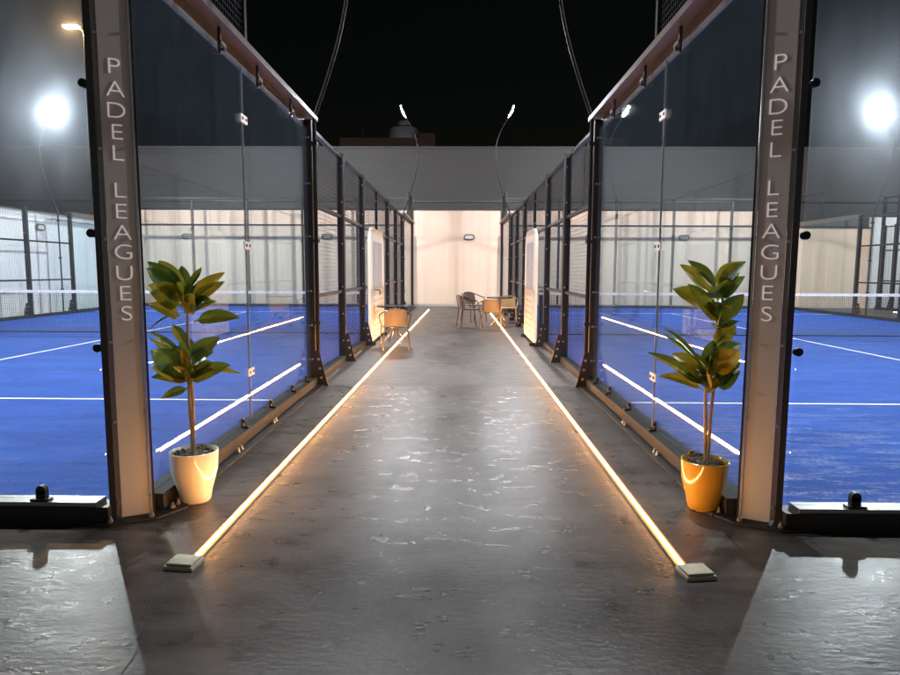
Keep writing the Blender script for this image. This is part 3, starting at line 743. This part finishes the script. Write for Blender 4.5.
# ------------------------------------------------------------------ tables and chairs
def bistro(label, seat_m, tube_m, group, shell=False):
    t = thing('bistro_chair', label, 'chair', (0, 0, 0), group)
    # local: front is -y, back at +y
    st = []
    for i in range(24):
        a = 2 * math.pi * i / 24; c, s_ = math.cos(a), math.sin(a)
        st.append((.205 * math.copysign(abs(c) ** .55, c), .20 * math.copysign(abs(s_) ** .55, s_)))
    part('seat', MB().prism(st, 'z', .425, .45), seat_m, t, False, .006)
    bk = MB(); bk.smooth = True; C, Rr = 8, 6
    for sgn in (0, 1):
        for i in range(Rr + 1):
            u = i / Rr
            for j in range(C + 1):
                a = -1 + 2 * j / C; ww = .175 + .02 * math.sin(math.pi * u)
                x = ww * math.sin(a * 1.0) / math.sin(1.0); y = .235 - .07 * (a * a) + .06 * u + (.014 if sgn else 0)
                zt = .46 + u * .33 - (.05 * (abs(a) ** 3) * u)
                bk.v.append((x, y, zt))
    n1 = (C + 1) * (Rr + 1)
    for i in range(Rr):
        for j in range(C):
            a = i * (C + 1) + j; bk.f.append([a, a + 1, a + C + 2, a + C + 1]); bk.f.append([n1 + a + C + 1, n1 + a + C + 2, n1 + a + 1, n1 + a])
    for i in range(Rr):
        for j in (0, C):
            a = i * (C + 1) + j; bk.f.append([a, a + C + 1, n1 + a + C + 1, n1 + a])
    for j in range(C):
        for i in (0, Rr):
            a = i * (C + 1) + j; bk.f.append([a, a + 1, n1 + a + 1, n1 + a])
    part('backrest', bk, seat_m, t, False)
    rail = []
    for i in range(25):
        a = -math.pi * .08 + math.pi * 1.16 * i / 24
        yy = .31 * math.sin(a); rail.append((.275 * math.cos(a), yy - .01, .655 + .12 * max(0, math.sin(a)) ** 1.3))
    part('arm_rail', MB().tube(rail, .0125, 8), tube_m, t, False)
    part('seat_ring', MB().tube([(x * 1.04, y * 1.04, .436) for x, y in st], .0115, 8, closed=True), tube_m, t, False)
    for s_ in (-1, 1):
        part('leg', MB().tube([(s_ * .275, -.088, .655), (s_ * .268, -.13, .56), (s_ * .235, -.16, .44), (s_ * .25, -.21, .2), (s_ * .262, -.235, 0)], .0115, 8), tube_m, t, False)
        part('leg', MB().tube([(s_ * .185, .292, .76), (s_ * .19, .23, .45), (s_ * .21, .25, .22), (s_ * .225, .285, 0)], .0115, 8), tube_m, t, False)
    return t
def round_table(x, y, label, r, h):
    t = thing('round_table', label, 'table', (x, y, 0), 'small round tables in the corridor')
    part('tabletop', MB().lathe([(r - .006, h - .028), (r, h - .022), (r, h - .006), (r - .006, h)], (x, y, 0), 40), 'tabletop', t)
    part('column', MB().tube([(x, y, .20), (x, y, h - .029)], .028, 12), 'tube', t)
    for k in range(4):
        a = k * math.pi / 2 + .5; c, s_ = math.cos(a), math.sin(a)
        part('leg', MB().tube([(x + .02 * c, y + .02 * s_, .30), (x + .12 * c, y + .12 * s_, .17), (x + .27 * c, y + .27 * s_, .012)], .014, 8), 'tube', t)
CG = 'bistro chairs around the corridor tables'
def place(o, x, y, rz): o.location = (x, y, 0); o.rotation_euler.z = rz; return o
a = bistro('orange chair pulled up alone to the dark table before the western fence', 'orange', 'tube', CG); place(a, -1.11, 10.95, R(180 + 8)); a.scale.z = .90
c = copy_tree(a); place(c, .74, 14.75, R(178)); c['label'] = 'orange chair with its back to us, standing on the eastern light strip'
c = copy_tree(a); place(c, 1.28, 16.6, R(-8)); c['label'] = 'orange chair behind the dark round table, beside the eastern fence'
a = bistro('dark brown chair in mid corridor, turned sideways to the table', 'wicker', 'tube_dark', CG); place(a, .27, 15.15, R(105))
c = copy_tree(a); place(c, .40, 16.9, R(35)); c['label'] = 'brown chair half hidden behind the dark sideways chair'
round_table(-1.20, 11.75, 'round dark table with the lone orange chair', .34, .71)
round_table(1.02, 15.75, 'round dark table among the group of four chairs', .33, .71)

# ------------------------------------------------------------------ arched boards leaning by the fences
def board(X, o, ya, yb, label, handle):
    t = thing('display_board', label, 'board', (X, (ya + yb) / 2, 0), 'arched cream display boards by the fences')
    def arch(y0, y1, z0, z1, r, near):
        P = [(y0, z0), (y1, z0)]
        for i in range(9): a = math.pi / 2 * i / 8; P.append((y1 - r + r * math.cos(a), z1 - r + r * math.sin(a)))
        for i in range(9): a = math.pi / 2 + math.pi / 2 * i / 8; P.append((y0 + r + r * math.cos(a), z1 - r + r * math.sin(a)))
        return P
    xa, xb = sorted((X, X + o * .05))
    part('frame', MB().prism(arch(ya, yb, .06, 2.14, .34, 1), 'x', xa, xb), 'cream', t)
    f = X + o * .0501
    xa, xb = sorted((f, f + o * .008))
    part('inset_panel', MB().prism(arch(ya + .34, yb - .34, 1.02, 1.90, .10, 1), 'x', xa, xb), 'screen', t)
    part('lower_panel', MB().box(xa, xb, ya + .30, yb - .30, .14, .98), 'cream', t)
    bolts([(f + o * .012, ya + .45 + j * (yb - ya - .9) / 3, .22 + i * .115) for i in range(7) for j in range(4)], 'x', .032, .009, 'dotgold', t, name='knob')
    for y in (ya + .1, yb - .1):
        part('foot', MB().box(X - .05 if o > 0 else X - .12, X + .12 if o > 0 else X + .05, y - .03, y + .03, 0, .06), 'black', t)
    if handle:
        part('handle', MB().tube([(X + o * .05, ya + .45, 1.0), (X + o * .13, ya + .45, 1.0), (X + o * .14, ya + .6, .98), (X + o * .13, ya + .66, .90)], .012, 6), 'black', t)
board(XL + .10, 1, 11.35, 13.35, 'tall arched cream board behind the table with the lone chair', True)
board(XR - .16, -1, 11.40, 13.15, 'tall arched cream board with golden dots, opposite the lone chair', False)

# ------------------------------------------------------------------ world, camera, render settings
w = bpy.data.worlds.new('World'); S.world = w; w.use_nodes = True
nt = w.node_tree; bg = nt.nodes['Background']
sky = nt.nodes.new('ShaderNodeTexSky'); sky.sky_type = 'NISHITA'; sky.sun_disc = False; sky.sun_elevation = R(2); sky.sun_rotation = R(200)
nt.links.new(sky.outputs[0], bg.inputs[0]); bg.inputs[1].default_value = .0018

cam = bpy.data.cameras.new('Camera'); co = bpy.data.objects.new('Camera', cam); COL.objects.link(co)
cam.sensor_width = 36; cam.lens = 25.179; cam.clip_end = 600; cam.clip_start = .05
from mathutils import Matrix
co.matrix_world = Matrix.Translation((0, 0, 1.3654)) @ Matrix.Rotation(.01392, 4, 'Z') @ Matrix.Rotation(math.pi / 2 - .10617, 4, 'X') @ Matrix.Rotation(.00395, 4, 'Z')
S.camera = co
S.view_settings.view_transform = 'Standard'; S.view_settings.look = 'None'; S.view_settings.exposure = 0; S.view_settings.gamma = 1
cy = S.cycles
cy.max_bounces = 9; cy.diffuse_bounces = 4; cy.glossy_bounces = 5; cy.transmission_bounces = 6; cy.transparent_max_bounces = 40
cy.sample_clamp_indirect = 6; cy.sample_clamp_direct = 0; cy.caustics_reflective = False; cy.caustics_refractive = False
cy.use_denoising = True; cy.blur_glossy = .6
